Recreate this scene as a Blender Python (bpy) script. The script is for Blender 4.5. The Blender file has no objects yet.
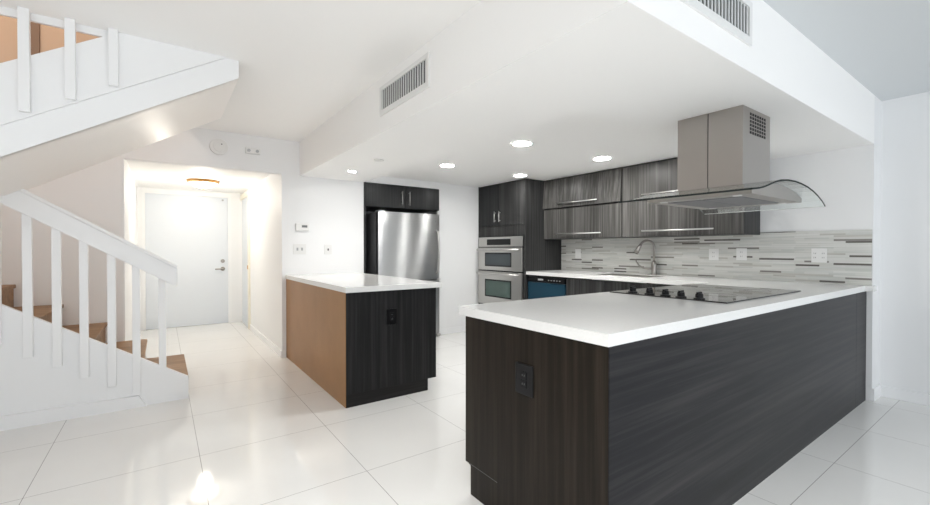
import bpy, bmesh, math, random
from mathutils import Vector, Matrix
random.seed(4)
PI = math.pi
S = bpy.context.scene
C = S.collection

# ---------------------------------------------------------------- camera
FPX, CX, CY, EYE = 423.38, 465.25, 253.62, 1.2
YAW, PITCH, ROLL = .6216, -.0099, .0005
fw = Vector((math.sin(YAW)*math.cos(PITCH), math.cos(YAW)*math.cos(PITCH), math.sin(PITCH)))
rt = Vector((math.cos(YAW), -math.sin(YAW), 0)); up = rt.cross(fw)
rt2 = rt*math.cos(ROLL)+up*math.sin(ROLL); up2 = -rt*math.sin(ROLL)+up*math.cos(ROLL)
cd = bpy.data.cameras.new('camera'); cam = bpy.data.objects.new('camera', cd); C.objects.link(cam)
cd.sensor_width = 36; cd.lens = FPX*36/930
cd.shift_x = -(CX-465)/930; cd.shift_y = (CY-252.5)/930; cd.clip_start = .05
cam.matrix_world = Matrix(((rt2.x, up2.x, -fw.x, 0), (rt2.y, up2.y, -fw.y, 0), (rt2.z, up2.z, -fw.z, EYE), (0, 0, 0, 1)))
S.camera = cam
# ---------------------------------------------------------------- world, lights, exposure
w = bpy.data.worlds.new('world'); S.world = w; w.use_nodes = True
w.node_tree.nodes['Background'].inputs[0].default_value = (.90, .95, 1, 1)
w.node_tree.nodes['Background'].inputs[1].default_value = 1.08
S.view_settings.view_transform = 'Standard'; S.view_settings.look = 'None'
S.view_settings.gamma = 1; S.view_settings.use_curve_mapping = False
S.view_settings.exposure = .66
S.cycles.max_bounces = 14; S.cycles.diffuse_bounces = 9

def lamp(name, kind, loc, power, color=(1, 1, 1), size=.2, rot=(0, 0, 0), spot=None, size_y=None):
    l = bpy.data.lights.new(name, kind); l.energy = power; l.color = color
    if kind == 'AREA':
        l.shape = 'DISK' if size_y is None else 'RECTANGLE'; l.size = size
        if size_y: l.size_y = size_y
        elif spot: l.spread = spot; spot = None
    else:
        l.shadow_soft_size = size
    if spot: l.spot_size = spot[0]; l.spot_blend = spot[1]
    o = bpy.data.objects.new(name, l); o.location = loc; o.rotation_euler = rot; C.objects.link(o); return o
# added soft fill for daylight from behind the camera; no window is built
lamp('added_daylight_fill', 'AREA', (1.2, -2.9, 1.4), 8, (.92, .96, 1), 5.5, (-PI/2, 0, PI), None, 2.2)
# unseen ceiling fills, added above and behind the camera to brighten worktop and floor
lamp('added_ceiling_fill', 'AREA', (2.7, -.9, 2.40), 5, (1, .985, .96), .35, (0, 0, 0), math.radians(110))
lamp('added_ceiling_fill', 'AREA', (.2, .5, 2.40), 12, (1, .985, .96), .35, (0, 0, 0), math.radians(110))
lamp('added_ceiling_fill', 'AREA', (-1.2, -1.2, 2.40), 10, (1, .985, .96), .35, (0, 0, 0), math.radians(110))

# ---------------------------------------------------------------- materials
def mat(name, col, rough=.5, metal=0., **k):
    m = bpy.data.materials.new(name); m.use_nodes = True; b = m.node_tree.nodes['Principled BSDF']
    b.inputs['Base Color'].default_value = (*col, 1); b.inputs['Roughness'].default_value = rough; b.inputs['Metallic'].default_value = metal
    for a, v in k.items(): b.inputs[a.replace('_', ' ')].default_value = v
    return m
def nt(m): return m.node_tree.nodes, m.node_tree.links, m.node_tree.nodes['Principled BSDF']
def coords(m, scale, rot=(0, 0, 0), loc=(0, 0, 0)):
    n, l, b = nt(m); t = n.new('ShaderNodeTexCoord'); mp = n.new('ShaderNodeMapping')
    mp.inputs['Scale'].default_value = scale; mp.inputs['Rotation'].default_value = rot; mp.inputs['Location'].default_value = loc
    l.new(t.outputs['Object'], mp.inputs[0]); return mp
def ramp(m, stops):
    r = m.node_tree.nodes.new('ShaderNodeValToRGB'); e = r.color_ramp.elements
    while len(e) < len(stops): e.new(.5)
    for q, (p, c) in zip(e, stops): q.position = p; q.color = (*c, 1)
    return r
def wall_paint(name, col, rough=.55, bump=.02):
    m = mat(name, col, rough); n, l, b = nt(m); mp = coords(m, (60, 60, 60)); t = n.new('ShaderNodeTexNoise'); t.inputs['Detail'].default_value = 3
    bu = n.new('ShaderNodeBump'); bu.inputs['Strength'].default_value = bump; bu.inputs['Distance'].default_value = .01
    l.new(mp.outputs[0], t.inputs[0]); l.new(t.outputs[0], bu.inputs['Height']); l.new(bu.outputs[0], b.inputs['Normal']); return m
def wood(name, dark, mid, light, scale, rough=.38, stripe=1.0, spec=.15):
    """laminate with long grain; scale is small along the grain"""
    m = mat(name, mid, rough, **{'Specular_IOR_Level': spec}); n, l, b = nt(m)
    mp = coords(m, scale); t = n.new('ShaderNodeTexNoise'); t.inputs['Scale'].default_value = 1; t.inputs['Detail'].default_value = 5; t.inputs['Roughness'].default_value = .65
    l.new(mp.outputs[0], t.inputs[0])
    mp2 = coords(m, [q*.16 for q in scale], loc=(3, 5, 1)); t2 = n.new('ShaderNodeTexNoise'); t2.inputs['Scale'].default_value = 1; t2.inputs['Detail'].default_value = 2
    l.new(mp2.outputs[0], t2.inputs[0])
    mx = n.new('ShaderNodeMath'); mx.operation = 'MULTIPLY_ADD'; mx.inputs[1].default_value = .4*stripe
    l.new(t2.outputs[0], mx.inputs[0])
    ad = n.new('ShaderNodeMath'); ad.operation = 'MULTIPLY'; ad.inputs[1].default_value = .65; l.new(t.outputs[0], ad.inputs[0]); l.new(ad.outputs[0], mx.inputs[2])
    r = ramp(m, [(.34, dark), (.5, mid), (.69, light)]); l.new(mx.outputs[0], r.inputs[0]); l.new(r.outputs[0], b.inputs['Base Color'])
    bu = n.new('ShaderNodeBump'); bu.inputs['Strength'].default_value = .12; bu.inputs['Distance'].default_value = .002
    l.new(t.outputs[0], bu.inputs['Height']); l.new(bu.outputs[0], b.inputs['Normal']); return m
def brushed(name, col, rough, scale, bump=.05, wave=0, aniso=0, rot=0):
    m = mat(name, col, rough, 1.0, Anisotropic=aniso, Anisotropic_Rotation=rot); n, l, b = nt(m); mp = coords(m, scale); t = n.new('ShaderNodeTexNoise'); t.inputs['Scale'].default_value = 1; t.inputs['Detail'].default_value = 4
    l.new(mp.outputs[0], t.inputs[0]); bu = n.new('ShaderNodeBump'); bu.inputs['Strength'].default_value = bump; bu.inputs['Distance'].default_value = .001
    l.new(t.outputs[0], bu.inputs['Height']); last = bu
    if wave:
        mp2 = coords(m, (.9, .9, 5.5)); t2 = n.new('ShaderNodeTexNoise'); t2.inputs['Scale'].default_value = 1; t2.inputs['Detail'].default_value = 1
        l.new(mp2.outputs[0], t2.inputs[0]); b2 = n.new('ShaderNodeBump'); b2.inputs['Strength'].default_value = wave; b2.inputs['Distance'].default_value = .03
        l.new(t2.outputs[0], b2.inputs['Height']); l.new(bu.outputs[0], b2.inputs['Normal']); last = b2
    if aniso:
        tg = n.new('ShaderNodeTangent'); tg.direction_type = 'RADIAL'; tg.axis = 'Z'; l.new(tg.outputs[0], b.inputs['Tangent'])
    l.new(last.outputs[0], b.inputs['Normal']); return m
def emit(name, col, strength):
    m = mat(name, (.9, .9, .9), .4); b = m.node_tree.nodes['Principled BSDF']
    b.inputs['Emission Color'].default_value = (*col, 1); b.inputs['Emission Strength'].default_value = strength; return m

WALL = wall_paint('white_wall_paint', (.85, .855, .86))
WARMWALL = wall_paint('stairwell_paint', (.86, .82, .79))
CEIL = wall_paint('ceiling_paint', (.94, .935, .925), .6)
LIVCEIL = wall_paint('darkened_living_ceiling', (.66, .685, .70), .6)  # darkened version of the ceiling paint; the dimmer light is put into its colour
SOFFIT = wall_paint('stair_soffit_paint', (.93, .89, .855), .42)
TRIM = wall_paint('white_gloss_trim', (.87, .875, .88), .3, .0)
UPSTAIRS = wall_paint('peach_upstairs_paint', (.60, .44, .32), .6)
UPTRIM = wall_paint('brown_upstairs_trim', (.24, .155, .105), .6)
STAIRWHITE = wall_paint('white_stair_paint', (.88, .885, .89), .35, .01)
TREAD = wood('stair_wood', (.17, .095, .05), (.27, .16, .085), (.40, .25, .14), (3, 30, 30), .45)
W_END = wood('charcoal_laminate_brown_vertical', (.007, .005, .0034), (.0135, .010, .0072), (.032, .025, .018), (34, 34, .9), .38)
W_LONG = wood('charcoal_laminate_horizontal', (.0045, .0045, .0055), (.0090, .0095, .0120), (.036, .034, .035), (.8, 34, 34), .36)
W_ISL = wood('charcoal_laminate_vertical', (.009, .009, .0095), (.018, .018, .0185), (.038, .038, .039), (40, 40, .9), .42)
W_TOE = wood('charcoal_laminate_toe', (.010, .010, .010), (.018, .017, .017), (.035, .034, .034), (.8, 34, 34), .45)
W_UP = wood('grey_laminate_stripes', (.028, .027, .026), (.062, .060, .057), (.15, .147, .142), (46, 46, .8), .34, 1.0)
W_TOW = wood('dark_grey_laminate', (.018, .018, .018), (.033, .033, .033), (.075, .075, .075), (46, 46, .8), .34)
W_DARK = wood('black_laminate', (.014, .014, .015), (.024, .025, .026), (.042, .043, .044), (46, 46, .8), .28)
W_TAN = wood('tan_panel', (.26, .13, .048), (.34, .175, .068), (.41, .22, .092), (1.2, 1.2, 1.2), .33, 1.0)
BLACK = mat('black_plastic', (.008, .008, .009), .3, **{'Specular_IOR_Level': .25})
BLACKM = mat('matte_black', (.010, .010, .011), .5, **{'Specular_IOR_Level': .2})
STEEL = brushed('brushed_steel', (.56, .55, .53), .30, (4, 4, 220), .05)
HOODST = brushed('hood_steel', (.42, .395, .37), .32, (3, 3, 240), .04)
FRIDGE = brushed('fridge_steel', (.55, .555, .56), .30, (3, 3, 220), .02, .33, 1.0, .25)
CHROME = brushed('satin_nickel', (.36, .34, .32), .28, (50, 50, 50), .0)
BARH = brushed('bar_handle_steel', (.62, .61, .60), .42, (50, 50, 50), .0)
FSIDE = mat('fridge_side_grey', (.16, .16, .17), .45)
OVWIN = mat('oven_window_glass', (.055, .07, .078), .08)
OVWIN2 = mat('oven_window_green_glass', (.07, .115, .10), .08)
FILM = mat('blue_film', (.010, .046, .078), .3)
PLATE = mat('white_plate', (.80, .80, .79), .35)
PLATED = mat('plate_slot', (.10, .10, .10), .5)
GREYP = mat('grey_plastic', (.45, .46, .47), .4)
SLAT = mat('vent_slat', (.66, .67, .67), .4)
VDARK = mat('vent_dark', (.05, .05, .05), .8)
BRASS = mat('brass', (.55, .30, .10), .3, .6)
CREAM = wall_paint('cream_casing', (.84, .80, .68), .4, .0)
DOORW = wall_paint('door_paint', (.72, .76, .81), .35, .0)
LED = emit('led_disc', (1, .99, .96), 150); LED2 = emit('led_disc_dimmer', (1, .99, .96), 85)
BOWL = emit('lamp_bowl', (1, .93, .80), 4)
COOK = mat('cooktop_glass', (.014, .014, .015), .04, **{'Specular_IOR_Level': .9})
RING = mat('burner_ring', (.055, .055, .055), .15)
# quartz worktop
QUARTZ = mat('white_quartz', (.80, .80, .79), .12)
n, l, b = nt(QUARTZ); mp = coords(QUARTZ, (90, 90, 90)); t = n.new('ShaderNodeTexNoise'); t.inputs['Scale'].default_value = 1; t.inputs['Detail'].default_value = 4
l.new(mp.outputs[0], t.inputs[0]); r = ramp(QUARTZ, [(.3, (.80, .80, .79)), (.7, (.825, .825, .815))]); l.new(t.outputs[0], r.inputs[0]); l.new(r.outputs[0], b.inputs['Base Color'])
# polished porcelain floor, 72 cm tiles with hairline joints
FLOOR = mat('polished_tile', (.7, .7, .69), .058, **{'Specular_IOR_Level': .6}); n, l, b = nt(FLOOR)
T = .7235
tc = n.new('ShaderNodeTexCoord'); sx = n.new('ShaderNodeSeparateXYZ'); l.new(tc.outputs['Object'], sx.inputs[0])
lines = []
for ax, off in ((0, .172), (1, 2.888)):
    a = n.new('ShaderNodeMath'); a.operation = 'ADD'; a.inputs[1].default_value = -off + T*40 + T/2; l.new(sx.outputs[ax], a.inputs[0])
    f = n.new('ShaderNodeMath'); f.operation = 'MODULO'; f.inputs[1].default_value = T; l.new(a.outputs[0], f.inputs[0])
    s = n.new('ShaderNodeMath'); s.operation = 'SUBTRACT'; s.inputs[1].default_value = T/2; l.new(f.outputs[0], s.inputs[0])
    ab = n.new('ShaderNodeMath'); ab.operation = 'ABSOLUTE'; l.new(s.outputs[0], ab.inputs[0])
    lt = n.new('ShaderNodeMath'); lt.operation = 'LESS_THAN'; lt.inputs[1].default_value = .0015; l.new(ab.outputs[0], lt.inputs[0]); lines.append(lt)
mxx = n.new('ShaderNodeMath'); mxx.operation = 'MAXIMUM'; l.new(lines[0].outputs[0], mxx.inputs[0]); l.new(lines[1].outputs[0], mxx.inputs[1])
mp = coords(FLOOR, (1.4, 1.4, 1.4)); t = n.new('ShaderNodeTexNoise'); t.inputs['Detail'].default_value = 5; t.inputs['Scale'].default_value = 1.2; l.new(mp.outputs[0], t.inputs[0])
r = ramp(FLOOR, [(.3, (.78, .775, .76)), (.7, (.82, .815, .80))]); l.new(t.outputs[0], r.inputs[0])
mixc = n.new('ShaderNodeMix'); mixc.data_type = 'RGBA'; l.new(mxx.outputs[0], mixc.inputs[0]); l.new(r.outputs[0], mixc.inputs[6]); mixc.inputs[7].default_value = (.34, .33, .32, 1)
l.new(mixc.outputs[2], b.inputs['Base Color'])
# linear mosaic backsplash on a wall that runs along y
SPLASH = mat('linear_mosaic', (.5, .5, .48), .22); n, l, b = nt(SPLASH)
tc = n.new('ShaderNodeTexCoord'); sx = n.new('ShaderNodeSeparateXYZ'); cb = n.new('ShaderNodeCombineXYZ'); l.new(tc.outputs['Object'], sx.inputs[0]); l.new(sx.outputs[1], cb.inputs[0]); l.new(sx.outputs[2], cb.inputs[1])
bk = n.new('ShaderNodeTexBrick'); bk.offset = .37; bk.offset_frequency = 3; bk.squash = .62; bk.squash_frequency = 2
bk.inputs['Color1'].default_value = (0, 0, 0, 1); bk.inputs['Color2'].default_value = (1, 1, 1, 1); bk.inputs['Mortar'].default_value = (.6, .6, .6, 1)
for a, v in (('Scale', 1), ('Mortar Size', .0006), ('Brick Width', .27), ('Row Height', .0165), ('Mortar Smooth', 0), ('Bias', 0)): bk.inputs[a].default_value = v
l.new(cb.outputs[0], bk.inputs['Vector'])
r = ramp(SPLASH, [(0, (.13, .12, .11)), (.04, (.24, .225, .21)), (.085, (.50, .49, .455)), (.2, (.63, .63, .60)), (.5, (.58, .59, .565)), (.75, (.66, .66, .635))]); r.color_ramp.interpolation = 'CONSTANT'
l.new(bk.outputs[0], r.inputs[0])
mp = coords(SPLASH, (30, 3, 120)); t = n.new('ShaderNodeTexNoise'); t.inputs['Scale'].default_value = 1; l.new(mp.outputs[0], t.inputs[0])
mm = n.new('ShaderNodeMix'); mm.data_type = 'RGBA'; mm.blend_type = 'OVERLAY'; mm.inputs[0].default_value = .35; l.new(r.outputs[0], mm.inputs[6]); l.new(t.outputs[0], mm.inputs[7]); l.new(mm.outputs[2], b.inputs['Base Color'])
# clear canopy glass
GLASS = mat('clear_glass', (.93, .97, .96), .02, 0, Transmission_Weight=1.0, IOR=1.45)
EDGE = mat('glass_edge', (.03, .036, .036), .6, **{'Specular_IOR_Level': .05})

# ---------------------------------------------------------------- mesh helpers
base = {}
def NB(): return bmesh.new()
def box(bm, x0, x1, y0, y1, z0, z1):
    r = bmesh.ops.create_cube(bm, size=1); 
    for v in r['verts']: v.co = Vector((x0+(v.co.x+.5)*(x1-x0), y0+(v.co.y+.5)*(y1-y0), z0+(v.co.z+.5)*(z1-z0)))
    return r['verts']
def prism(bm, poly, axis, a0, a1):
    """poly: 2-D outline; axis 0/1/2 = extrusion axis; the other two coordinates in order"""
    def P(q, a): c = list(q); c.insert(axis, a); return Vector(c)
    A = [bm.verts.new(P(q, a0)) for q in poly]; B = [bm.verts.new(P(q, a1)) for q in poly]
    bm.faces.new(A); bm.faces.new(B[::-1])
    for i in range(len(A)):
        j = (i+1) % len(A); bm.faces.new((A[j], A[i], B[i], B[j]))
    bmesh.ops.recalc_face_normals(bm, faces=bm.faces)
def cyl(bm, c, r, h, axis=2, seg=28, r2=None):
    M = Matrix.Translation(c)
    if axis == 0: M = M @ Matrix.Rotation(PI/2, 4, 'Y')
    if axis == 1: M = M @ Matrix.Rotation(-PI/2, 4, 'X')
    bmesh.ops.create_cone(bm, cap_ends=True, segments=seg, radius1=r, radius2=r if r2 is None else r2, depth=h, matrix=M)
def tube(bm, pts, r, seg=12):
    pts = [Vector(p) for p in pts]; rs = r if isinstance(r, (list, tuple)) else [r]*len(pts); rings = []; nprev = None
    for i, p in enumerate(pts):
        d = (pts[min(i+1, len(pts)-1)]-pts[max(i-1, 0)]).normalized()
        if nprev is None: nprev = d.orthogonal().normalized()
        nn = (nprev-d*nprev.dot(d)).normalized(); nprev = nn; b2 = d.cross(nn)
        rings.append([bm.verts.new(p+(nn*math.cos(2*PI*k/seg)+b2*math.sin(2*PI*k/seg))*rs[i]) for k in range(seg)])
    for a, c in zip(rings, rings[1:]):
        for k in range(seg): bm.faces.new((a[k], a[(k+1) % seg], c[(k+1) % seg], c[k]))
    bm.faces.new(rings[0][::-1]); bm.faces.new(rings[-1])
def lathe(bm, prof, c, seg=40):
    rings = []
    for r, z in prof: rings.append([bm.verts.new(Vector(c)+Vector((max(r, 1e-4)*math.cos(2*PI*k/seg), max(r, 1e-4)*math.sin(2*PI*k/seg), z))) for k in range(seg)])
    for a, d in zip(rings, rings[1:]):
        for k in range(seg): bm.faces.new((a[k], a[(k+1) % seg], d[(k+1) % seg], d[k]))
def obj(name, bm, m, parent=None, bevel=0, smooth=False, label=None):
    bmesh.ops.recalc_face_normals(bm, faces=bm.faces)
    off = base.get(parent.name, Vector()) if parent else Vector()
    for v in bm.verts: v.co -= off
    me = bpy.data.meshes.new(name); bm.to_mesh(me); bm.free(); me.materials.append(m)
    o = bpy.data.objects.new(name, me); C.objects.link(o)
    if parent: o.parent = parent; base[o.name] = off
    if smooth:
        for p in me.polygons: p.use_smooth = True
    if bevel:
        q = o.modifiers.new('bevel', 'BEVEL'); q.width = bevel; q.segments = 2; q.limit_method = 'ANGLE'
    if label: o['label'] = label
    return o
def bx(name, d, m, parent=None, bevel=0, label=None):
    bm = NB(); box(bm, *d); return obj(name, bm, m, parent, bevel, label=label)
def thing(name, label, cat, loc, group=None):
    o = bpy.data.objects.new(name, None); C.objects.link(o); o.location = loc; o.empty_display_size = .05
    o['label'] = label; o['category'] = cat
    if group: o['group'] = group
    base[o.name] = Vector(loc); return o
def tag(o, label, cat, group=None):
    o['label'] = label; o['category'] = cat
    if group: o['group'] = group
    return o
def struct(name, d, m, parent=None, bevel=0):
    o = bx(name, d, m, parent, bevel) if isinstance(d, tuple) else obj(name, d, m, parent, bevel)
    if not parent: o['kind'] = 'structure'
    return o
def dup(root, loc, label=None, group=None):
    r = root.copy(); C.objects.link(r); r.location = loc
    if label: r['label'] = label
    if group: r['group'] = group
    for ch in list(root.children):
        c = ch.copy(); C.objects.link(c); c.parent = r
        for g in list(ch.children):
            d = g.copy(); C.objects.link(d); d.parent = c
    return r

# ---------------------------------------------------------------- setting
XB, XW, XL = 1.27, 4.557, 4.787     # bulkhead face, kitchen wall, living room wall
YF, YB, YR, YH = .841, 4.989, 5.032, 7.845     # beam face, back wall, entry hall end
ZC, ZS, ZK, ZH = 2.412, 2.030, 2.128, 2.115
XS, XO = 1.078, -.293               # entry opening
struct('floor', (-2.6, 4.9, -3, 8.0, -.1, 0), FLOOR)
bm = NB()
box(bm, -2.6, XB, -3, 3.09, ZC, ZC+.15); box(bm, .2, XB, 3.09, YB, ZC, ZC+.15)
struct('ceiling', bm, CEIL)
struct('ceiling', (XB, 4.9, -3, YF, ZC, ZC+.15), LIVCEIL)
bm = NB(); box(bm, 2.035, XW, 1.679, YB, ZK, ZK+.1); box(bm, 3.13, XW, YB, YR, ZK, ZK+.1); obj('ceiling', bm, CEIL)['kind'] = 'structure'
bm = NB(); box(bm, XO-.02, XS+.02, YB+.1, YH, ZH, ZH+.1); obj('ceiling', bm, CEIL)['kind'] = 'structure'
# bulkheads: vent duct casing along the hall side and the beam towards the living room
struct('trim_1', (XB, 2.035, YF, YB, ZS, ZC+.15), CEIL)
struct('trim_2', (2.035, XW, YF, 1.679, ZS, ZC+.15), CEIL)
# back wall with the entry opening and the refrigerator alcove
bm = NB()
box(bm, -2.6, XO, YB, YB+.1, 0, 4.6); box(bm, XO, XS, YB, YB+.1, 2.035, 4.6)
box(bm, XS, 2.030, YB, YB+.1, 0, ZC+.1)
box(bm, 2.030, 3.13, YB, YB+.1, 2.036, ZC); box(bm, 3.13, XW, YR, YR+.1, 0, ZC)
wb = struct('wall_back', bm, WALL)
bm = NB(); box(bm, 2.0, 2.03, YB+.1, 5.8, 0, 2.3); box(bm, 3.13, 3.16, YB+.1, 5.8, 0, 2.3); box(bm, 2.0, 3.16, 5.8, 5.85, 0, 2.3); box(bm, 2.03, 3.13, YB+.1, 5.8, 2.1, 2.15)
struct('wall_alcove', bm, WALL)
struct('wall_right', (XW, XW+.12, YF, YR+.1, 0, ZC+.1), WALL)
bm = NB(); box(bm, XL, XL+.1, -3, YF, 0, ZC+.1); box(bm, XW+.12, XL+.1, YF, YF+.1, 0, ZC+.1); struct('wall_living_room', bm, WALL)
struct('wall_left', (-2.7, -2.6, -3, YB+.1, 0, 4.6), WALL)
# entry hall
struct('wall_hall_left', (XO-.1, XO, YB+.1, YH+.1, 0, ZH+.1), WALL)
struct('wall_hall_right', (XS, XS+.1, YB+.1, YH+.1, 0, ZH+.1), WALL)
bm = NB(); box(bm, XO-.1, -.215, YH, YH+.1, 0, ZH+.1); box(bm, .885, XS+.1, YH, YH+.1, 0, ZH+.1); box(bm, -.215, .885, YH, YH+.1, 2.04, ZH+.1); box(bm, -.3, 1, YH+.1, YH+.15, 0, ZH)
struct('wall_hall_end', bm, WALL)
# entry door
d = bx('door_1', (-.212, .882, YH+.03, YH+.075, .002, 2.039), DOORW, None, .002); d['kind'] = 'structure'
bm = NB(); cyl(bm, (.80, YH+.024, 1.01), .030, .012, 1); cyl(bm, (.80, YH+.01, 1.01), .013, .024, 1); obj('deadbolt', bm, CHROME, d, smooth=False)
bm = NB(); cyl(bm, (.80, YH+.024, .885), .032, .012, 1); tube(bm, [(.80, YH+.02, .885), (.80, YH-.03, .885), (.77, YH-.035, .885), (.69, YH-.035, .882)], .010); obj('door_handle', bm, CHROME, d, smooth=True)
bm = NB(); box(bm, -.235, -.20, YH-.012, YH+.02, 0, 2.075); box(bm, .875, .92, YH-.012, YH+.02, 0, 2.075); box(bm, -.235, .92, YH-.012, YH+.02, 2.075, 2.10); box(bm, -.20, .875, YH-.012, YH+.02, 2.035, 2.075); struct('trim_3', bm, TRIM)
bm = NB(); cyl(bm, (.80, YH-.016, 1.99), .014, .012, 1); tag(obj('door_contact_sensor', bm, GREYP), 'tiny grey sensor button at top right of entry door frame', 'sensor')
# closet doorway on the right wall of the hall
d2 = bx('door_2', (XS-.006, XS+.002, 7.13, 7.80, .003, ZH-.11), DOORW); d2['kind'] = 'structure'
bm = NB(); box(bm, XS-.026, XS-.001, 7.04, 7.13, 0, ZH-.03); box(bm, XS-.026, XS-.001, 7.13, YH-.02, ZH-.11, ZH-.03); struct('trim_4', bm, CREAM)
bm = NB(); box(bm, XS-.036, XS-.026, 7.07, 7.10, .90, .96); obj('latch', bm, BRASS, d2)
# casing on the left jamb of the opening
bm = NB(); box(bm, XO, XO+.012, YB+.01, YB+.09, 0, 2.034); struct('trim_5', bm, TRIM)
# baseboards
struct('baseboard_right', (4.772, XL, -3, YF-.001, 0, .09), TRIM, None, .003)
struct('baseboard_column', (XW+.003, XL-.016, YF-.016, YF, 0, .10), TRIM, None, .003)
bm = NB(); box(bm, XS-.013, XS, YB-.013, 7.03, 0, .075); box(bm, XS, 1.116, YB-.013, YB, 0, .075); struct('baseboard_hall', bm, TRIM)
struct('baseboard_hall_end', (.921, XS-.03, YH-.013, YH, 0, .06), TRIM)
struct('baseboard_back', (3.135, 3.845, YR-.013, YR, 0, .085), TRIM, None, .003)
# upstairs seen through the stairwell
bm = NB(); box(bm, -2.6, .2, YB-.03, YB, 2.47, 4.6); struct('wall_upstairs', bm, UPSTAIRS)
bm = NB(); box(bm, .2, .3, 3.09, YB, ZC+.15, 4.6); struct('wall_upstairs_right', bm, UPTRIM)
struct('trim_6', (-.93, -.82, YB-.05, YB-.03, 2.47, 4.4), UPTRIM)
bm = NB(); box(bm, -2.7, .3, 2.95, YB+.1, 4.6, 4.7); obj('ceiling', bm, CEIL)['kind'] = 'structure'
struct('wall_upstairs_front', (-2.6, .3, 2.99, 3.05, ZC+1.1, 4.6), UPSTAIRS)
lamp('upstairs_lamp', 'POINT', (-1.1, 4.0, 4.1), 22, (1, .86, .70), .15)

# ---------------------------------------------------------------- staircase, lower flight
YS = 4.064
st = thing('staircase', 'white staircase with brown wooden steps, two flights with slatted railings beside the entry', 'stairs', (.168, YS, 0))
def ztop(x): return .175+.6355*(.168-x)
bm = NB(); prism(bm, [(.168, 0), (.168, .175), (-1.40, ztop(-1.40)), (-1.40, 0)], 1, YS, YS+.035); obj('stringer', bm, STAIRWHITE, st)
bm = NB(); prism(bm, [(-.10, 0), (-.15, .088), (-1.40, .102), (-1.40, 0)], 1, YS-.022, YS); obj('skirting', bm, STAIRWHITE, st)
RISE, RUN = .1848, .2875
for k in range(7):
    xn = .165-RUN*k; z = .171+RISE*k
    yb = YB-.002
    bm = NB(); box(bm, xn-RUN-.02, xn+.006, YS+.035, yb, z-.03, z); obj('tread', bm, TREAD, st, .004)
    bm = NB(); box(bm, xn-.03, xn-.008, YS+.035, yb, max(z-RISE, 0), z-.03); obj('riser', bm, TREAD, st)
bm = NB(); box(bm, -2.6, .165-RUN*7+.03, YS+.035, YB-.002, 1.395, 1.465); obj('landing', bm, TREAD, st)
bm = NB(); box(bm, -2.59, -1.56, 3.11, 4.06, 1.36, 1.43); obj('landing', bm, TREAD, st)
# balusters fixed to the face of the stringer
for x, zb in ((-1.035, .66), (-.888, .568), (-.739, .467), (-.596, .382), (-.455, .28), (-.303, .187), (-.160, .099)):
    zt = 1.46-.626*(x+.62)-.02
    bm = NB(); box(bm, x-.024, x+.024, YS-.034, YS-.001, zb, zt); obj('baluster', bm, STAIRWHITE, st, .002)
bm = NB(); box(bm, -.024, .024, YS+.002, YS+.033, .24, 1.03); obj('baluster', bm, STAIRWHITE, st, .002)
bm = NB(); prism(bm, [(.096, .905), (.096, 1.045), (-.93, 1.045+.627*1.026), (-.93, .905+.627*1.026)], 1, YS-.052, YS-.034+.0); hr = obj('handrail', bm, STAIRWHITE, st, .002)
bm = NB(); prism(bm, [(.100, 1.045), (.100, 1.071), (-.93, 1.071+.627*1.03), (-.93, 1.045+.627*1.03)], 1, YS-.062, YS+.03); obj('rail_cap', bm, STAIRWHITE, hr, .003)
# upper flight above
YU = 3.071
up_ = st
def zs(x, a): return a+.603*(x+.653)
x1 = -1.55
xt, xm, xbt = .41, .34, .575
bm = NB(); prism(bm, [(x1, 2.12+.63*(x1+.653)), (-.186, 2.411), (.336, 2.411), (x1, zs(x1, 1.812))], 1, YU-.016, YU+.04); obj('stringer', bm, STAIRWHITE, up_)
bm = NB(); prism(bm, [(x1, zs(x1, 1.815)), (.338, 2.411), (.408, 2.411), (.408, zs(.408, 1.66)), (x1, zs(x1, 1.66))], 1, YU, YU+.04); obj('lower_stringer_band', bm, STAIRWHITE, up_)
bm = NB(); prism(bm, [(x1, zs(x1, 1.70)), (.408, zs(.408, 1.70)), (.408, zs(.408, 1.66)), (x1, zs(x1, 1.66))], 1, YU+.001, 4.085); obj('soffit', bm, SOFFIT, up_)
for k in range(7):
    xk = -1.50+.242*k; z = 1.44+.155*(k+1)
    bm = NB(); prism(bm, [(xk, z-.155), (xk, z), (xk+.262, z), (xk+.262, z-.03), (xk+.02, z-.03), (xk+.02, z-.155)], 1, YU+.04, 4.06); obj('tread', bm, TREAD, up_)
bm = NB(); prism(bm, [(x1, zs(x1, 1.70)), (x1, 2.12+.63*(x1+.653)), (-.186, 2.411), (.408, 2.411), (.408, zs(.408, 1.70))], 1, 4.06, 4.085); obj('inner_stringer', bm, STAIRWHITE, up_)
for x, zb in ((-.733, 1.80), (-.559, 1.911), (-.3875, 2.008), (-.212, 2.117)):
    bm = NB(); box(bm, x-.021, x+.021, YU-.050, YU-.016, zb-.018, 2.411); obj('baluster', bm, STAIRWHITE, up_, .002)
struct('trim_7', (-2.6, .38, 3.072, 3.09, 2.372, 2.4125), TRIM)

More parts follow.
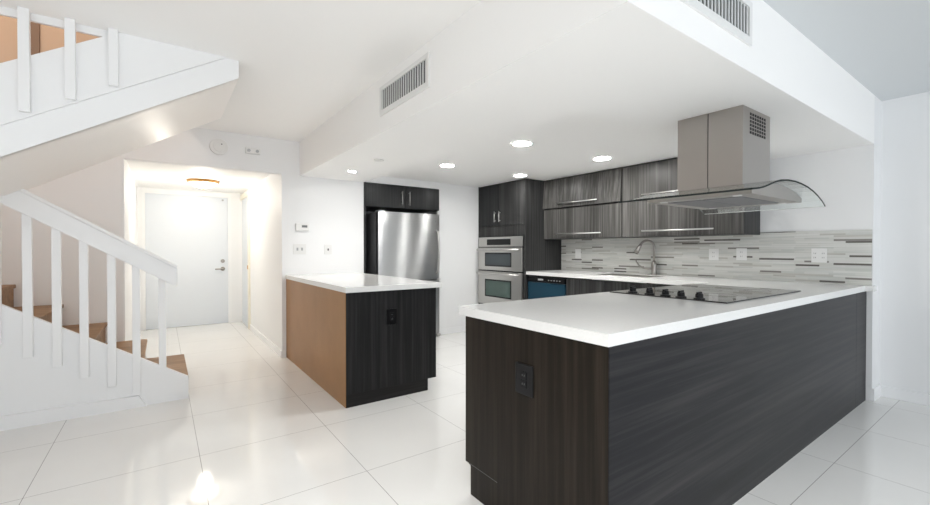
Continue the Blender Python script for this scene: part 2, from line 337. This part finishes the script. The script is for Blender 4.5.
# ---------------------------------------------------------------- island
il = thing('island_cabinet', 'dark island base cabinet with glossy tan left side panel', 'cabinet', (1.121, 3.109, 0))
bx('side_panel', (1.121, 1.139, 3.115, YB-.002, 0, .872), W_TAN, il, label='glossy tan side panel')
bx('end_panel', (1.124, 1.917, 3.109, 3.127, .10, .872), W_ISL, il)
bx('toe_kick', (1.124, 1.837, 3.111, YB-.002, 0, .10), W_TOE, il)
bx('body', (1.139, 1.899, 3.127, YB-.002, .10, .872), W_ISL, il)
for k in range(3):
    y0 = 3.13+.615*k
    dr = bx('drawer', (1.899, 1.921, y0, y0+.605, .70, .865), W_ISL, il)
    bm = NB(); tube(bm, [(1.921, y0+.06, .785), (1.945, y0+.06, .785)], .005); tube(bm, [(1.921, y0+.54, .785), (1.945, y0+.54, .785)], .005); tube(bm, [(1.945, y0+.03, .785), (1.945, y0+.57, .785)], .006); obj('handle', bm, BARH, dr, smooth=True)
    dd = bx('door', (1.899, 1.917, y0, y0+.605, .105, .694), W_ISL, il)
def outlet_black(parent, axis, c):
    # axis 1: faces -y ; axis 0: faces -x
    x, y, z = c
    def B(w0, w1, z0, z1, d0, d1, nm, m, par, bev=0, lab=None):
        if axis == 1: return bx(nm, (x+w0, x+w1, y-d1, y-d0, z+z0, z+z1), m, par, bev, lab)
        return bx(nm, (x-d1, x-d0, y+w0, y+w1, z+z0, z+z1), m, par, bev, lab)
    w_ = .045 if axis == 1 else .052
    o = B(-w_, w_, -.064, .064, 0, .006, 'outlet', BLACK, parent, .002, 'black outlet plate')
    for dz in (-.018, .018):
        B(-.017, .017, dz-.015, dz+.015, .006, .009, 'socket', BLACKM, o)
        for q in (-.006, .006): B(q-.0009, q+.0009, dz-.004, dz+.004, .009, .0094, 'slot', FSIDE, o)
outlet_black(il, 1, (1.498, 3.109, .66))
tag(bx('countertop', (1.115, 1.968, 3.092, YB-.002, .872, .915), QUARTZ, None, .003), 'white quartz countertop on the small island against the wall', 'countertop')

# ---------------------------------------------------------------- peninsula
pn = thing('peninsula_cabinet', 'large charcoal peninsula base with horizontal grain long side', 'cabinet', (1.224, .876, 0))
bm = NB(); prism(bm, [(.878, 0), (1.662, 0), (1.662, .148), (1.705, .148), (1.705, .872), (.878, .872)], 0, 1.224, 1.243); obj('end_panel', bm, W_END, pn)
bx('edge_strip', (1.2232, 1.2242, 1.46, 1.70, .1478, .1490), FSIDE, pn)
bx('back_panel', (1.226, 4.27, .876, .894, 0, .872), W_LONG, pn)
bx('filler_panel', (4.272, XW-.002, .876, .894, 0, .872), W_LONG, pn)
bx('body', (1.243, 3.95, .894, 1.69, .12, .871), W_END, pn)
bx('toe_kick', (1.243, 3.95, .894, 1.64, 0, .12), W_TOE, pn)
for k in range(4):
    x0 = 1.246+.635*k
    dd = bx('door', (x0, x0+.63, 1.69, 1.708, .125, .865), W_ISL, pn)
outlet_black(pn, 0, (1.224, 1.283, .66))
# L-shaped worktop with the sink cut-out
SX0, SX1, SY0, SY1 = 4.03, 4.40, 2.42, 3.12
XF = 3.862
bm = NB()
box(bm, 1.216, XW-.002, .872, 1.756, .872, .915); box(bm, 4.50, XW-.002, .826, .872, .872, .915); box(bm, XW-.002, 4.60, .826, .8402, .872, .915)
box(bm, XF, SX0, 1.756, 4.032, .872, .915); box(bm, SX1, XW-.002, 1.756, 4.032, .872, .915)
box(bm, SX0, SX1, 1.756, SY0, .872, .915); box(bm, SX0, SX1, SY1, 4.032, .872, .915)
tag(obj('countertop', bm, QUARTZ), 'white quartz worktop over the peninsula and along the tiled wall', 'countertop')
bm = NB()
box(bm, SX0+.002, SX0+.006, SY0+.002, SY1-.002, .70, .913); box(bm, SX1-.006, SX1-.002, SY0+.002, SY1-.002, .70, .913)
box(bm, SX0+.002, SX1-.002, SY0+.002, SY0+.006, .70, .913); box(bm, SX0+.002, SX1-.002, SY1-.006, SY1-.002, .70, .913); box(bm, SX0+.002, SX1-.002, SY0+.002, SY1-.002, .698, .702)
sk = obj('sink', bm, STEEL); tag(sk, 'steel undermount sink sunk in the worktop below the faucet', 'sink')
bm = NB(); cyl(bm, (4.215, 2.77, .704), .045, .006); obj('drain', bm, CHROME, sk)

# base cabinets on the tiled wall
sb = thing('base_cabinet', 'dark base cabinet run under the worktop between dishwasher and peninsula', 'cabinet', (3.9, 1.72, 0))
bx('body', (3.90, XW-.004, 1.712, 2.36, .10, .870), W_DARK, sb); bx('body', (3.90, XW-.004, 3.18, 3.372, .10, .870), W_DARK, sb); bx('body', (3.90, XW-.004, 2.36, 3.18, .10, .69), W_DARK, sb)
bx('toe_kick', (3.95, XW-.004, 1.712, 3.372, 0, .10), W_TOE, sb)
for y0, y1 in ((1.80, 2.318), (2.322, 2.845), (2.849, 3.370)):
    dd = bx('door', (3.882, 3.90, y0, y1, .105, .862), W_TOW, sb, .001)
    bm = NB(); tube(bm, [(3.882, y1-.05, .60), (3.860, y1-.05, .60), (3.860, y1-.05, .42), (3.882, y1-.05, .42)], .005); obj('handle', bm, BARH, dd, smooth=True)
dw = thing('dishwasher', 'dishwasher with blue door film and black control strip beside oven tower', 'dishwasher', (3.885, 3.38, 0))
bx('body', (3.92, XW-.004, 3.378, 4.028, .10, .868), BLACKM, dw)
bx('door', (3.885, 3.92, 3.392, 4.016, .11, .782), FILM, dw, .003, label='blue film covered door')
cp = bx('control_panel', (3.880, 3.92, 3.392, 4.016, .786, .852), BLACK, dw, .003, label='glossy black control strip')
for k in range(5): bx('button', (3.8790, 3.8802, 3.46+.045*k, 3.478+.045*k, .812, .822), GREYP, cp)
bm = NB(); box(bm, 3.8792, 3.8802, 3.74, 3.83, .808, .830); obj('latch', bm, GREYP, cp)
bx('toe_kick', (3.95, XW-.004, 3.38, 4.026, 0, .10), BLACKM, dw)

# ---------------------------------------------------------------- oven tower
XT = 3.847; Y0, Y1 = 4.036, YR-.001
tw = thing('oven_tower_cabinet', 'tall dark cabinet tower housing the wall ovens, reaching the ceiling', 'cabinet', (XT, Y0, 0))
bx('side_panel', (XT, XW-.004, Y0, Y0+.02, 0, ZK-.002), W_TOW, tw)
bm = NB(); box(bm, XT, XW-.004, Y1-.022, Y1, 0, ZK-.002); obj('side_panel', bm, W_DARK, tw)
bx('upper_body', (XT+.02, XW-.004, Y0+.02, Y1-.022, 1.38, ZK-.002), W_DARK, tw); bx('lower_body', (XT+.02, XW-.004, Y0+.02, Y1-.022, 0, .40), W_DARK, tw)
bx('filler_panel', (XT, XT+.02, Y0+.02, Y1-.022, 1.385, 1.530), W_TOW, tw)
dl = bx('door', (XT-.002, XT+.018, 4.562, Y1-.024, 1.534, ZK-.012), W_DARK, tw, .001)
dr = bx('door', (XT-.002, XT+.018, Y0+.004, 4.556, 1.534, ZK-.012), W_TOW, tw, .001)
def vhandle(parent, x, y, z0, z1, nm='handle', ax=0):
    bm = NB()
    if ax == 0:
        for z in (z0+.02, z1-.02): tube(bm, [(x, y, z), (x-.028, y, z)], .005)
        tube(bm, [(x-.028, y, z0), (x-.028, y, z1)], .0065)
    else:
        for z in (z0+.02, z1-.02): tube(bm, [(x, y, z), (x, y-.028, z)], .005)
        tube(bm, [(x, y-.028, z0), (x, y-.028, z1)], .0065)
    obj(nm, bm, BARH, parent, smooth=True)
vhandle(dl, XT-.002, 4.628, 1.585, 1.735); vhandle(dr, XT-.002, 4.528, 1.585, 1.735)
bx('drawer', (XT-.002, XT+.02, Y0+.004, Y1-.024, .10, .395), W_TOW, tw)
ov = thing('wall_oven', 'stainless double wall oven with two windows in the dark tower', 'oven', (XT-.02, 4.06, .40))
OY0, OY1 = 4.062, 5.000
bx('body', (XT, XW-.10, OY0, OY1, .402, 1.376), BLACKM, ov)
cpn = bx('control_panel', (XT-.022, XT, OY0, OY1, 1.238, 1.376), STEEL, ov, .003)
dsp = bx('display', (XT-.0235, XT-.022, 4.29, 4.80, 1.262, 1.345), BLACK, cpn, label='black display strip')
def oven_door(z0, z1, wz0, wz1, wm):
    d = bx('oven_door', (XT-.030, XT, OY0, OY1, z0, z1), STEEL, ov, .004)
    bx('window_surround', (XT-.0320, XT-.030, 4.265, 4.835, wz0-.02, wz1+.02), BLACKM, d)
    bx('window', (XT-.0332, XT-.0320, 4.285, 4.815, wz0, wz1), wm, d)
    bm = NB(); 
    for y in (OY0+.07, OY1-.07): tube(bm, [(XT-.03, y, z1-.030), (XT-.075, y, z1-.030)], .009)
    tube(bm, [(XT-.075, OY0+.03, z1-.030), (XT-.075, OY1-.03, z1-.030)], .013); obj('handle', bm, BARH, d, smooth=True)
oven_door(.905, 1.226, .98, 1.135, OVWIN)
oven_door(.41, .888, .545, .755, OVWIN2)

# ---------------------------------------------------------------- wall cabinets
XU = 4.19; ZU0, ZUM, ZU1 = 1.337, 1.730, ZK-.003
def wall_cabinet(y0, y1, z0, z1, label, hy0, hy1, hz, tilt=0, topgap=0.0):
    t = thing('wall_cabinet', label, 'cabinet', (XU+.02, y0, z0))
    bm = NB(); box(bm, XU+.021, XW-.014, y0+.001, y1-.001, z0, z1); obj('body', bm, W_TOW, t)
    bm = NB(); vs = box(bm, XU, XU+.019, y0+.003, y1-.003, z0+.003, z1-.003-topgap)
    d = obj('door', bm, W_UP, t, .0015)
    bm = NB()
    for y in (hy0+.04, hy1-.04): tube(bm, [(XU, y, hz), (XU-.030, y, hz)], .005)
    tube(bm, [(XU-.030, hy0, hz), (XU-.030, hy1, hz)], .0075); h = obj('handle', bm, BARH, d, smooth=True)
    if tilt:
        off = base[t.name]; piv = Vector((XU+.019, y0, z1-.01))-off
        M = Matrix.Translation(piv) @ Matrix.Rotation(tilt, 4, 'Y') @ Matrix.Translation(-piv)
        for o in (d, h): o.data.transform(M)
    return t
wall_cabinet(2.840, 4.032, ZUM+.004, ZU1, 'upper grey laminate wall cabinet next to the oven tower, lift door ajar', 3.14, 3.76, 1.785, math.radians(4), .012)
wall_cabinet(2.840, 4.032, ZU0, ZUM, 'lower grey laminate wall cabinet next to the oven tower', 3.10, 3.78, 1.398)
wall_cabinet(1.612, 2.834, ZUM+.004, ZU1, 'upper grey laminate wall cabinet behind the hood chimney', 1.855, 2.58, 1.785, 0, .012)
wall_cabinet(1.612, 2.834, ZU0, ZUM, 'lower grey laminate wall cabinet above and right of the faucet', 1.855, 2.58, 1.396)
# end panel in plain charcoal
# ---------------------------------------------------------------- backsplash and outlets
tag(bx('backsplash', (XW-.012, XW-.001, .846, 4.034, .9155, 1.360), SPLASH), 'grey linear mosaic tile backsplash with dark strips above the worktop', 'backsplash')
def wall_plate(c, wdt, hgt, label, cat, kind, axis=0, name='wall_outlet', group=None):
    x, y, z = c; t = thing(name, label, cat, c, group)
    def B(a0, a1, z0, z1, d0, d1, nm, m, par):
        bm = NB()
        if axis == 0: box(bm, x-d1, x-d0, y+a0, y+a1, z+z0, z+z1)
        else: box(bm, x+a0, x+a1, y-d1, y-d0, z+z0, z+z1)
        return obj(nm, bm, m, par, .0008)
    B(-wdt/2, wdt/2, -hgt/2, hgt/2, 0, .006, 'plate', PLATE, t)
    if kind == 'outlet':
        for dz in (-.020, .020):
            s = B(-.017, .017, dz-.015, dz+.015, .006, .008, 'socket', GREYP if axis else PLATE, t)
            for a in (-.007, .007): B(a-.0015, a+.0015, dz-.006, dz+.006, .008, .0086, 'slot', PLATED, s)
    elif kind == 'double':
        for a in (-.028, .028):
            s = B(a-.016, a+.016, -.033, .033, .006, .008, 'socket', PLATE, t)
            for dz in (-.018, .018):
                for q in (-.006, .006): B(a+q-.0015, a+q+.0015, dz-.006, dz+.006, .008, .0086, 'slot', PLATED, s)
    elif kind == 'switch2':
        for a in (-.025, .025): B(a-.009, a+.009, -.016, .016, .006, .012, 'toggle', GREYP, t)
    elif kind == 'jack': B(-.008, .008, -.012, .012, .006, .009, 'socket', PLATED, t)
    elif kind == 'blank': B(-.002, .002, -.045, -.041, .006, .007, 'screw', GREYP, t)
    return t
xp = XW-.012
wall_plate((xp, 3.74, 1.145), .09, .125, 'white blank plate on the backsplash near the oven tower', 'outlet', 'blank')
wall_plate((xp, 2.02, 1.150), .09, .115, 'white outlet on the backsplash right of the faucet', 'outlet', 'outlet')
wall_plate((xp, 1.767, 1.155), .09, .115, 'white outlet at the middle of the backsplash under the hood', 'outlet', 'outlet')
wall_plate((xp, 1.174, 1.150), .105, .12, 'white double outlet near the right end of the backsplash', 'outlet', 'double')

# ---------------------------------------------------------------- faucet
fx, fy = 4.475, 2.62
ft = thing('faucet', 'tall brushed nickel gooseneck faucet standing behind the sink', 'faucet', (fx, fy, .915))
bm = NB(); lathe(bm, [(.0, 0), (.034, 0), (.034, .008), (.028, .02), (.026, .07), (.030, .10), (.024, .14), (.016, .155), (0, .155)], (fx, fy, .9155)); obj('body', bm, CHROME, ft, smooth=True)
pts = [(fx, fy, 1.05), (fx, fy, 1.22)]; R = .072
for k in range(1, 15):
    a = math.radians(156)*k/14; q = R*(1-math.cos(a)); pts.append((fx-q*.5, fy+q*.866, 1.228+R*math.sin(a)))
bm = NB(); tube(bm, pts, .0125, 16); obj('spout', bm, CHROME, ft, smooth=True)
p1 = Vector(pts[-1]); dv = (Vector(pts[-1])-Vector(pts[-2])).normalized()
bm = NB(); tube(bm, [p1-dv*.005, p1+dv*.02, p1+dv*.07, p1+dv*.11], [.014, .018, .024, .028], 18); sh = obj('spray_head', bm, CHROME, ft, smooth=True)
bm = NB(); tube(bm, [p1+dv*.110, p1+dv*.116], [.024, .022], 18); obj('nozzle', bm, BLACKM, sh, smooth=True)
bm = NB(); tube(bm, [(fx, fy, .985), (fx-.02, fy+.05, .985), (fx-.045, fy+.10, .99), (fx-.07, fy+.14, 1.02), (fx-.085, fy+.165, 1.065), (fx-.087, fy+.17, 1.085)], [.015, .014, .011, .009, .008, .007], 12); obj('handle', bm, CHROME, ft, smooth=True)

# ---------------------------------------------------------------- cooktop
ct = thing('cooktop', 'black glass cooktop with five knobs set into the peninsula worktop', 'cooktop', (2.40, 1.0, .9155))
bx('glass_surface', (2.41, 3.52, 1.005, 1.722, .9155, .9225), COOK, ct, .001)
for x, y, r0 in ((2.78, 1.20, .095), (2.80, 1.53, .075), (3.28, 1.18, .08), (3.30, 1.52, .10), (3.04, 1.36, .06)):
    bm = NB(); lathe(bm, [(r0, .9226), (r0, .9229), (r0-.004, .9229), (r0-.004, .9226)], (x, y, 0), 48); obj('burner_ring', bm, RING, ct)
for x, y in ((2.485, 1.600), (2.470, 1.475), (2.462, 1.368), (2.454, 1.270), (2.450, 1.165)):
    bm = NB(); lathe(bm, [(0, 0), (.030, 0), (.029, .006), (.021, .008), (.020, .026), (.018, .030), (0, .030)], (x, y, .9226), 24)
    k = obj('knob', bm, BLACK, ct, smooth=False)
    bm = NB(); box(bm, x-.024, x+.024, y-.006, y+.006, .945, .962); obj('grip', bm, BLACK, k, .002)

# ---------------------------------------------------------------- range hood
hd = thing('range_hood', 'stainless island range hood with curved glass canopy hanging over the cooktop', 'range hood', (2.88, 1.24, ZS))
HX0, HX1, HY0, HY1 = 2.707, 3.100, 1.050, 1.428
bm = NB(); box(bm, HX0, HX1, HY0, 1.2395, 1.568, ZS-.001); a = obj('chimney', bm, HOODST, hd, .0015)
bm = NB(); box(bm, HX0, HX1, 1.2445, HY1, 1.568, ZS-.001); c2 = obj('chimney', bm, HOODST, hd, .0015)
bm = NB(); box(bm, HX0+.004, HX1-.004, 1.2390, 1.2450, 1.568, ZS-.001); obj('seam', bm, BLACKM, hd)
bm = NB()
for k in range(7):
    for j in range(6):
        x0 = 2.80+.034*k; z0 = 1.880+.0215*j; box(bm, x0, x0+.022, HY0-.0012, HY0+.001, z0, z0+.015)
obj('grille', bm, BLACKM, a)
# glass arch: profile across x, extruded along y
prof = [(2.27, 1.484), (2.34, 1.493), (2.40, 1.504), (2.46, 1.519), (2.54, 1.541), (2.62, 1.557), (2.72, 1.567), (2.83, 1.570), (2.93, 1.566), (3.03, 1.556), (3.12, 1.541), (3.20, 1.521), (3.28, 1.495), (3.345, 1.466)]
GY0, GY1 = .838, 1.555
bm = NB(); prism(bm, prof+[(x, z+.008) for x, z in reversed(prof)], 1, GY0, GY1); cnp = obj('canopy_glass', bm, GLASS, hd, label='clear curved glass canopy')
bm = NB(); prism(bm, [(x, z-.0003) for x, z in prof]+[(x, z+.0083) for x, z in reversed(prof)], 1, GY0-.0016, GY0-.0002); obj('glass_edge', bm, EDGE, cnp)
bm = NB(); prism(bm, [(x, z-.0003) for x, z in prof]+[(x, z+.0083) for x, z in reversed(prof)], 1, GY1+.0002, GY1+.0016); obj('glass_edge', bm, EDGE, cnp)
bm = NB(); box(bm, 2.2675, 2.2698, GY0, GY1, 1.4835, 1.4925); obj('glass_edge', bm, EDGE, cnp)
# steel body under the glass
bm = NB(); prism(bm, [(2.47, 1.490), (2.47, 1.515), (2.54, 1.538), (2.62, 1.554), (2.72, 1.564), (2.83, 1.567), (2.93, 1.563), (3.03, 1.553), (3.12, 1.538), (3.20, 1.514), (3.20, 1.490)], 1, .915, 1.49)
bd = obj('body', bm, HOODST, hd)
for y0 in (1.0, 1.21): 
    f = bx('filter', (2.56, 3.10, y0, y0+.20, 1.4872, 1.490), FSIDE, bd)
bm = NB()
for x in (2.515, 3.15): cyl(bm, (x, 1.0, 1.489), .022, .004); cyl(bm, (x, 1.41, 1.489), .022, .004)
obj('lamp_lens', bm, PLATE, bd)

# ---------------------------------------------------------------- refrigerator
fr = thing('refrigerator', 'stainless bottom-freezer refrigerator in the alcove behind the island', 'refrigerator', (2.19, 4.90, 0))
FX0, FX1 = 2.186, 3.086
bx('body', (FX0+.005, FX1-.005, 4.985, 5.70, .03, 1.668), FSIDE, fr, .004)
def bowed_door(x0, x1, yf, yb, z0, z1, name):
    bm = NB(); N = 14; out = []
    for i in range(N+1):
        u = i/N; x = x0+(x1-x0)*u; out.append((x, yf+.018*(2*u-1)**2))
    out = [(x0, yb)]+out+[(x1, yb)]
    prism(bm, out, 2, z0, z1); o = obj(name, bm, FRIDGE, fr, .004, smooth=False)
    return o
ud = bowed_door(FX0, FX1, 4.896, 4.975, .80, 1.676, 'door')
ld = bowed_door(FX0, FX1, 4.896, 4.975, .06, .79, 'freezer_door')
bm = NB(); tube(bm, [(3.035, 4.915, 1.46)]+[(3.035, 4.870-.030*math.sin(PI*k/12), 1.44-.54*k/12) for k in range(13)]+[(3.035, 4.915, .88)], .014, 14); obj('handle', bm, BARH, ud, smooth=True)
bm = NB(); tube(bm, [(2.26, 4.915, .735), (2.26, 4.862, .735)], .011); tube(bm, [(3.01, 4.915, .735), (3.01, 4.862, .735)], .011); tube(bm, [(2.22, 4.86, .735), (3.05, 4.86, .735)], .014, 14); obj('handle', bm, BARH, ld, smooth=True)
bm = NB(); box(bm, 3.035, 3.100, 4.90, 4.97, .790, .800); obj('hinge', bm, BARH, fr)
bm = NB(); box(bm, 2.20, 2.28, 4.91, 5.02, 1.668, 1.692); obj('hinge', bm, GREYP, fr, .004)
bm = NB(); cyl(bm, (3.075, 4.935, .03), .022, .06, 0); box(bm, 2.25, 3.0, 4.99, 5.6, 0, .035); obj('foot', bm, BARH, fr)
bm = NB(); box(bm, 3.005, 3.03, 4.9085, 4.911, 1.565, 1.59); obj('badge', bm, GREYP, ud)
fc = thing('fridge_cabinet', 'dark cabinet with two small doors above the refrigerator', 'cabinet', (2.03, YB, 0))
bm = NB(); box(bm, 2.032, 2.052, YB-.012, 5.75, 0, 2.034); obj('side_panel', bm, W_DARK, fc)
bx('body', (2.052, 3.128, YB+.012, 5.60, 1.735, 2.034), W_DARK, fc)
e1 = bx('door', (2.056, 2.594, YB-.008, YB+.011, 1.738, 2.028), W_DARK, fc, .0015)
e2 = bx('door', (2.600, 3.124, YB-.008, YB+.011, 1.738, 2.028), W_DARK, fc, .0015)
vhandle(e1, 2.545, YB-.008, 1.775, 1.955, ax=1); vhandle(e2, 2.655, YB-.008, 1.775, 1.955, ax=1)

# ---------------------------------------------------------------- wall devices
th = thing('thermostat', 'white thermostat with small dark display on the wall over the island', 'thermostat', (1.295, YB, 1.453))
bx('body', (1.222, 1.368, YB-.028, YB, 1.412, 1.494), PLATE, th, .005); bx('display', (1.285, 1.345, YB-.0295, YB-.028, 1.447, 1.473), mat('lcd', (.16, .17, .17), .3), th)
wall_plate((1.267, YB, 1.203), .14, .115, 'white double light switch plate below the thermostat', 'switch', 'switch2', 1, 'light_switch')
wall_plate((1.588, YB, 1.198), .085, .11, 'small white jack plate right of the light switch', 'outlet', 'jack', 1, 'wall_outlet')
sd = thing('smoke_detector', 'round white smoke detector above the entry opening', 'smoke detector', (.476, YB, 2.245))
bm = NB(); cyl(bm, (.476, YB-.012, 2.245), .082, .024, 1, 36); obj('body', bm, PLATE, sd, .004)
bm = NB(); cyl(bm, (.476, YB-.028, 2.245), .05, .010, 1, 30); obj('cap', bm, PLATE, sd, .002)
bm = NB(); cyl(bm, (.50, YB-.034, 2.27), .006, .004, 1, 12); obj('indicator', bm, PLATED, sd)
al = thing('alarm_sounder', 'white rectangular alarm box right of the smoke detector', 'alarm', (.79, YB, 2.24))
bx('body', (.718, .862, YB-.030, YB, 2.212, 2.272), PLATE, al, .004)
for q in (.75, .83): 
    bm = NB(); cyl(bm, (q, YB-.033, 2.242), .016, .008, 1, 16); obj('lens', bm, GREYP, al)

# HVAC vents on the bulkhead faces
def vent(axis, a0, a1, z0, z1, plane, label):
    c = (plane, a0, z0) if axis == 0 else (a0, plane, z0)
    t = thing('air_vent', label, 'vent', c)
    def B(bm, p0, p1, d0, d1, q0, q1):
        if axis == 0: box(bm, plane-d1, plane-d0, p0, p1, q0, q1)
        else: box(bm, p0, p1, plane-d1, plane-d0, q0, q1)
    fwid = .028
    bm = NB(); B(bm, a0, a1, 0, .010, z0, z0+fwid+.008); B(bm, a0, a1, 0, .010, z1-fwid, z1); B(bm, a0, a0+fwid, 0, .010, z0+fwid+.008, z1-fwid); B(bm, a1-fwid, a1, 0, .010, z0+fwid+.008, z1-fwid); obj('frame', bm, PLATE, t)
    bm = NB(); B(bm, a0+fwid, a1-fwid, .0005, .001, z0+fwid+.008, z1-fwid); obj('backing', bm, VDARK, t)
    nn = 20; L = a1-a0-2*fwid
    for k in range(nn):
        s = a0+fwid+L*(k+.5)/nn; bm = NB(); B(bm, s-.0050, s+.0050, .001, .006, z0+fwid+.008, z1-fwid); obj('slat', bm, SLAT, t)
vent(0, 2.125, 2.805, 2.143, 2.345, XB, 'white air vent on the left bulkhead face, over the hall side')
vent(1, 1.56, 2.236, 2.146, 2.345, YF, 'white air vent on the living room side of the beam, top right')

# recessed lights
def downlight(c, r, label, power, grp='recessed ceiling lights'):
    x, y, z = c; t = thing('recessed_light', label, 'ceiling light', (x, y, z-.004), grp)
    bm = NB(); lathe(bm, [(r+.018, .003), (r+.016, -.003), (r, -.003), (r, .003)], (x, y, z-.004)); obj('trim_ring', bm, PLATE, t, smooth=False)
    bm = NB(); cyl(bm, (x, y, z-.0045), r, .003, 2, 32); obj('lens', bm, LED2 if y > 3.8 else LED, t)
    if power: lamp('downlight_beam', 'AREA', (x, y, z-.012), power, (1, .985, .95), r*2, (0, 0, 0), math.radians(115))
downlight((2.56, 3.915, ZK), .075, 'recessed light in the kitchen ceiling nearest the refrigerator', 0)
downlight((3.641, 3.905, ZK), .075, 'recessed light close above the oven tower corner', 0)
downlight((2.562, 2.726, ZK), .080, 'largest looking recessed light, mid kitchen ceiling', 1)
downlight((3.641, 2.697, ZK), .080, 'recessed light in front of the wall cabinets, right of the others', 2)
downlight((1.641, 4.351, ZS), .040, 'small recessed light on the bulkhead over the island', 1.2)
bm = NB(); cyl(bm, (1.643, 3.67, ZS-.004), .045, .008, 2, 28); tag(obj('ceiling_cover_plate', bm, PLATE), 'small round white cover plate on the bulkhead underside', 'cover plate')

# entry hall lamp
LX, LY = .452, 6.62
fl = thing('flush_ceiling_lamp', 'flush brass ring ceiling lamp glowing in the entry hall', 'ceiling light', (LX, LY, ZH))
bm = NB(); lathe(bm, [(0, 0), (.185, 0), (.19, -.012), (.178, -.035), (.165, -.035), (.165, -.004), (0, -.004)], (LX, LY, ZH-.001)); obj('ring', bm, BRASS, fl, smooth=False)
bm = NB(); lathe(bm, [(.165, -.030), (.15, -.055), (.11, -.080), (.06, -.095), (.012, -.100)], (LX, LY, ZH)); obj('glass_bowl', bm, BOWL, fl, smooth=True)
bm = NB(); lathe(bm, [(.010, -.098), (.014, -.104), (.008, -.118), (0, -.122)], (LX, LY, ZH), 16); obj('finial', bm, BRASS, fl)
lamp('entry_lamp_light', 'POINT', (LX, LY, ZH-.19), 12, (1, .92, .80), .06)
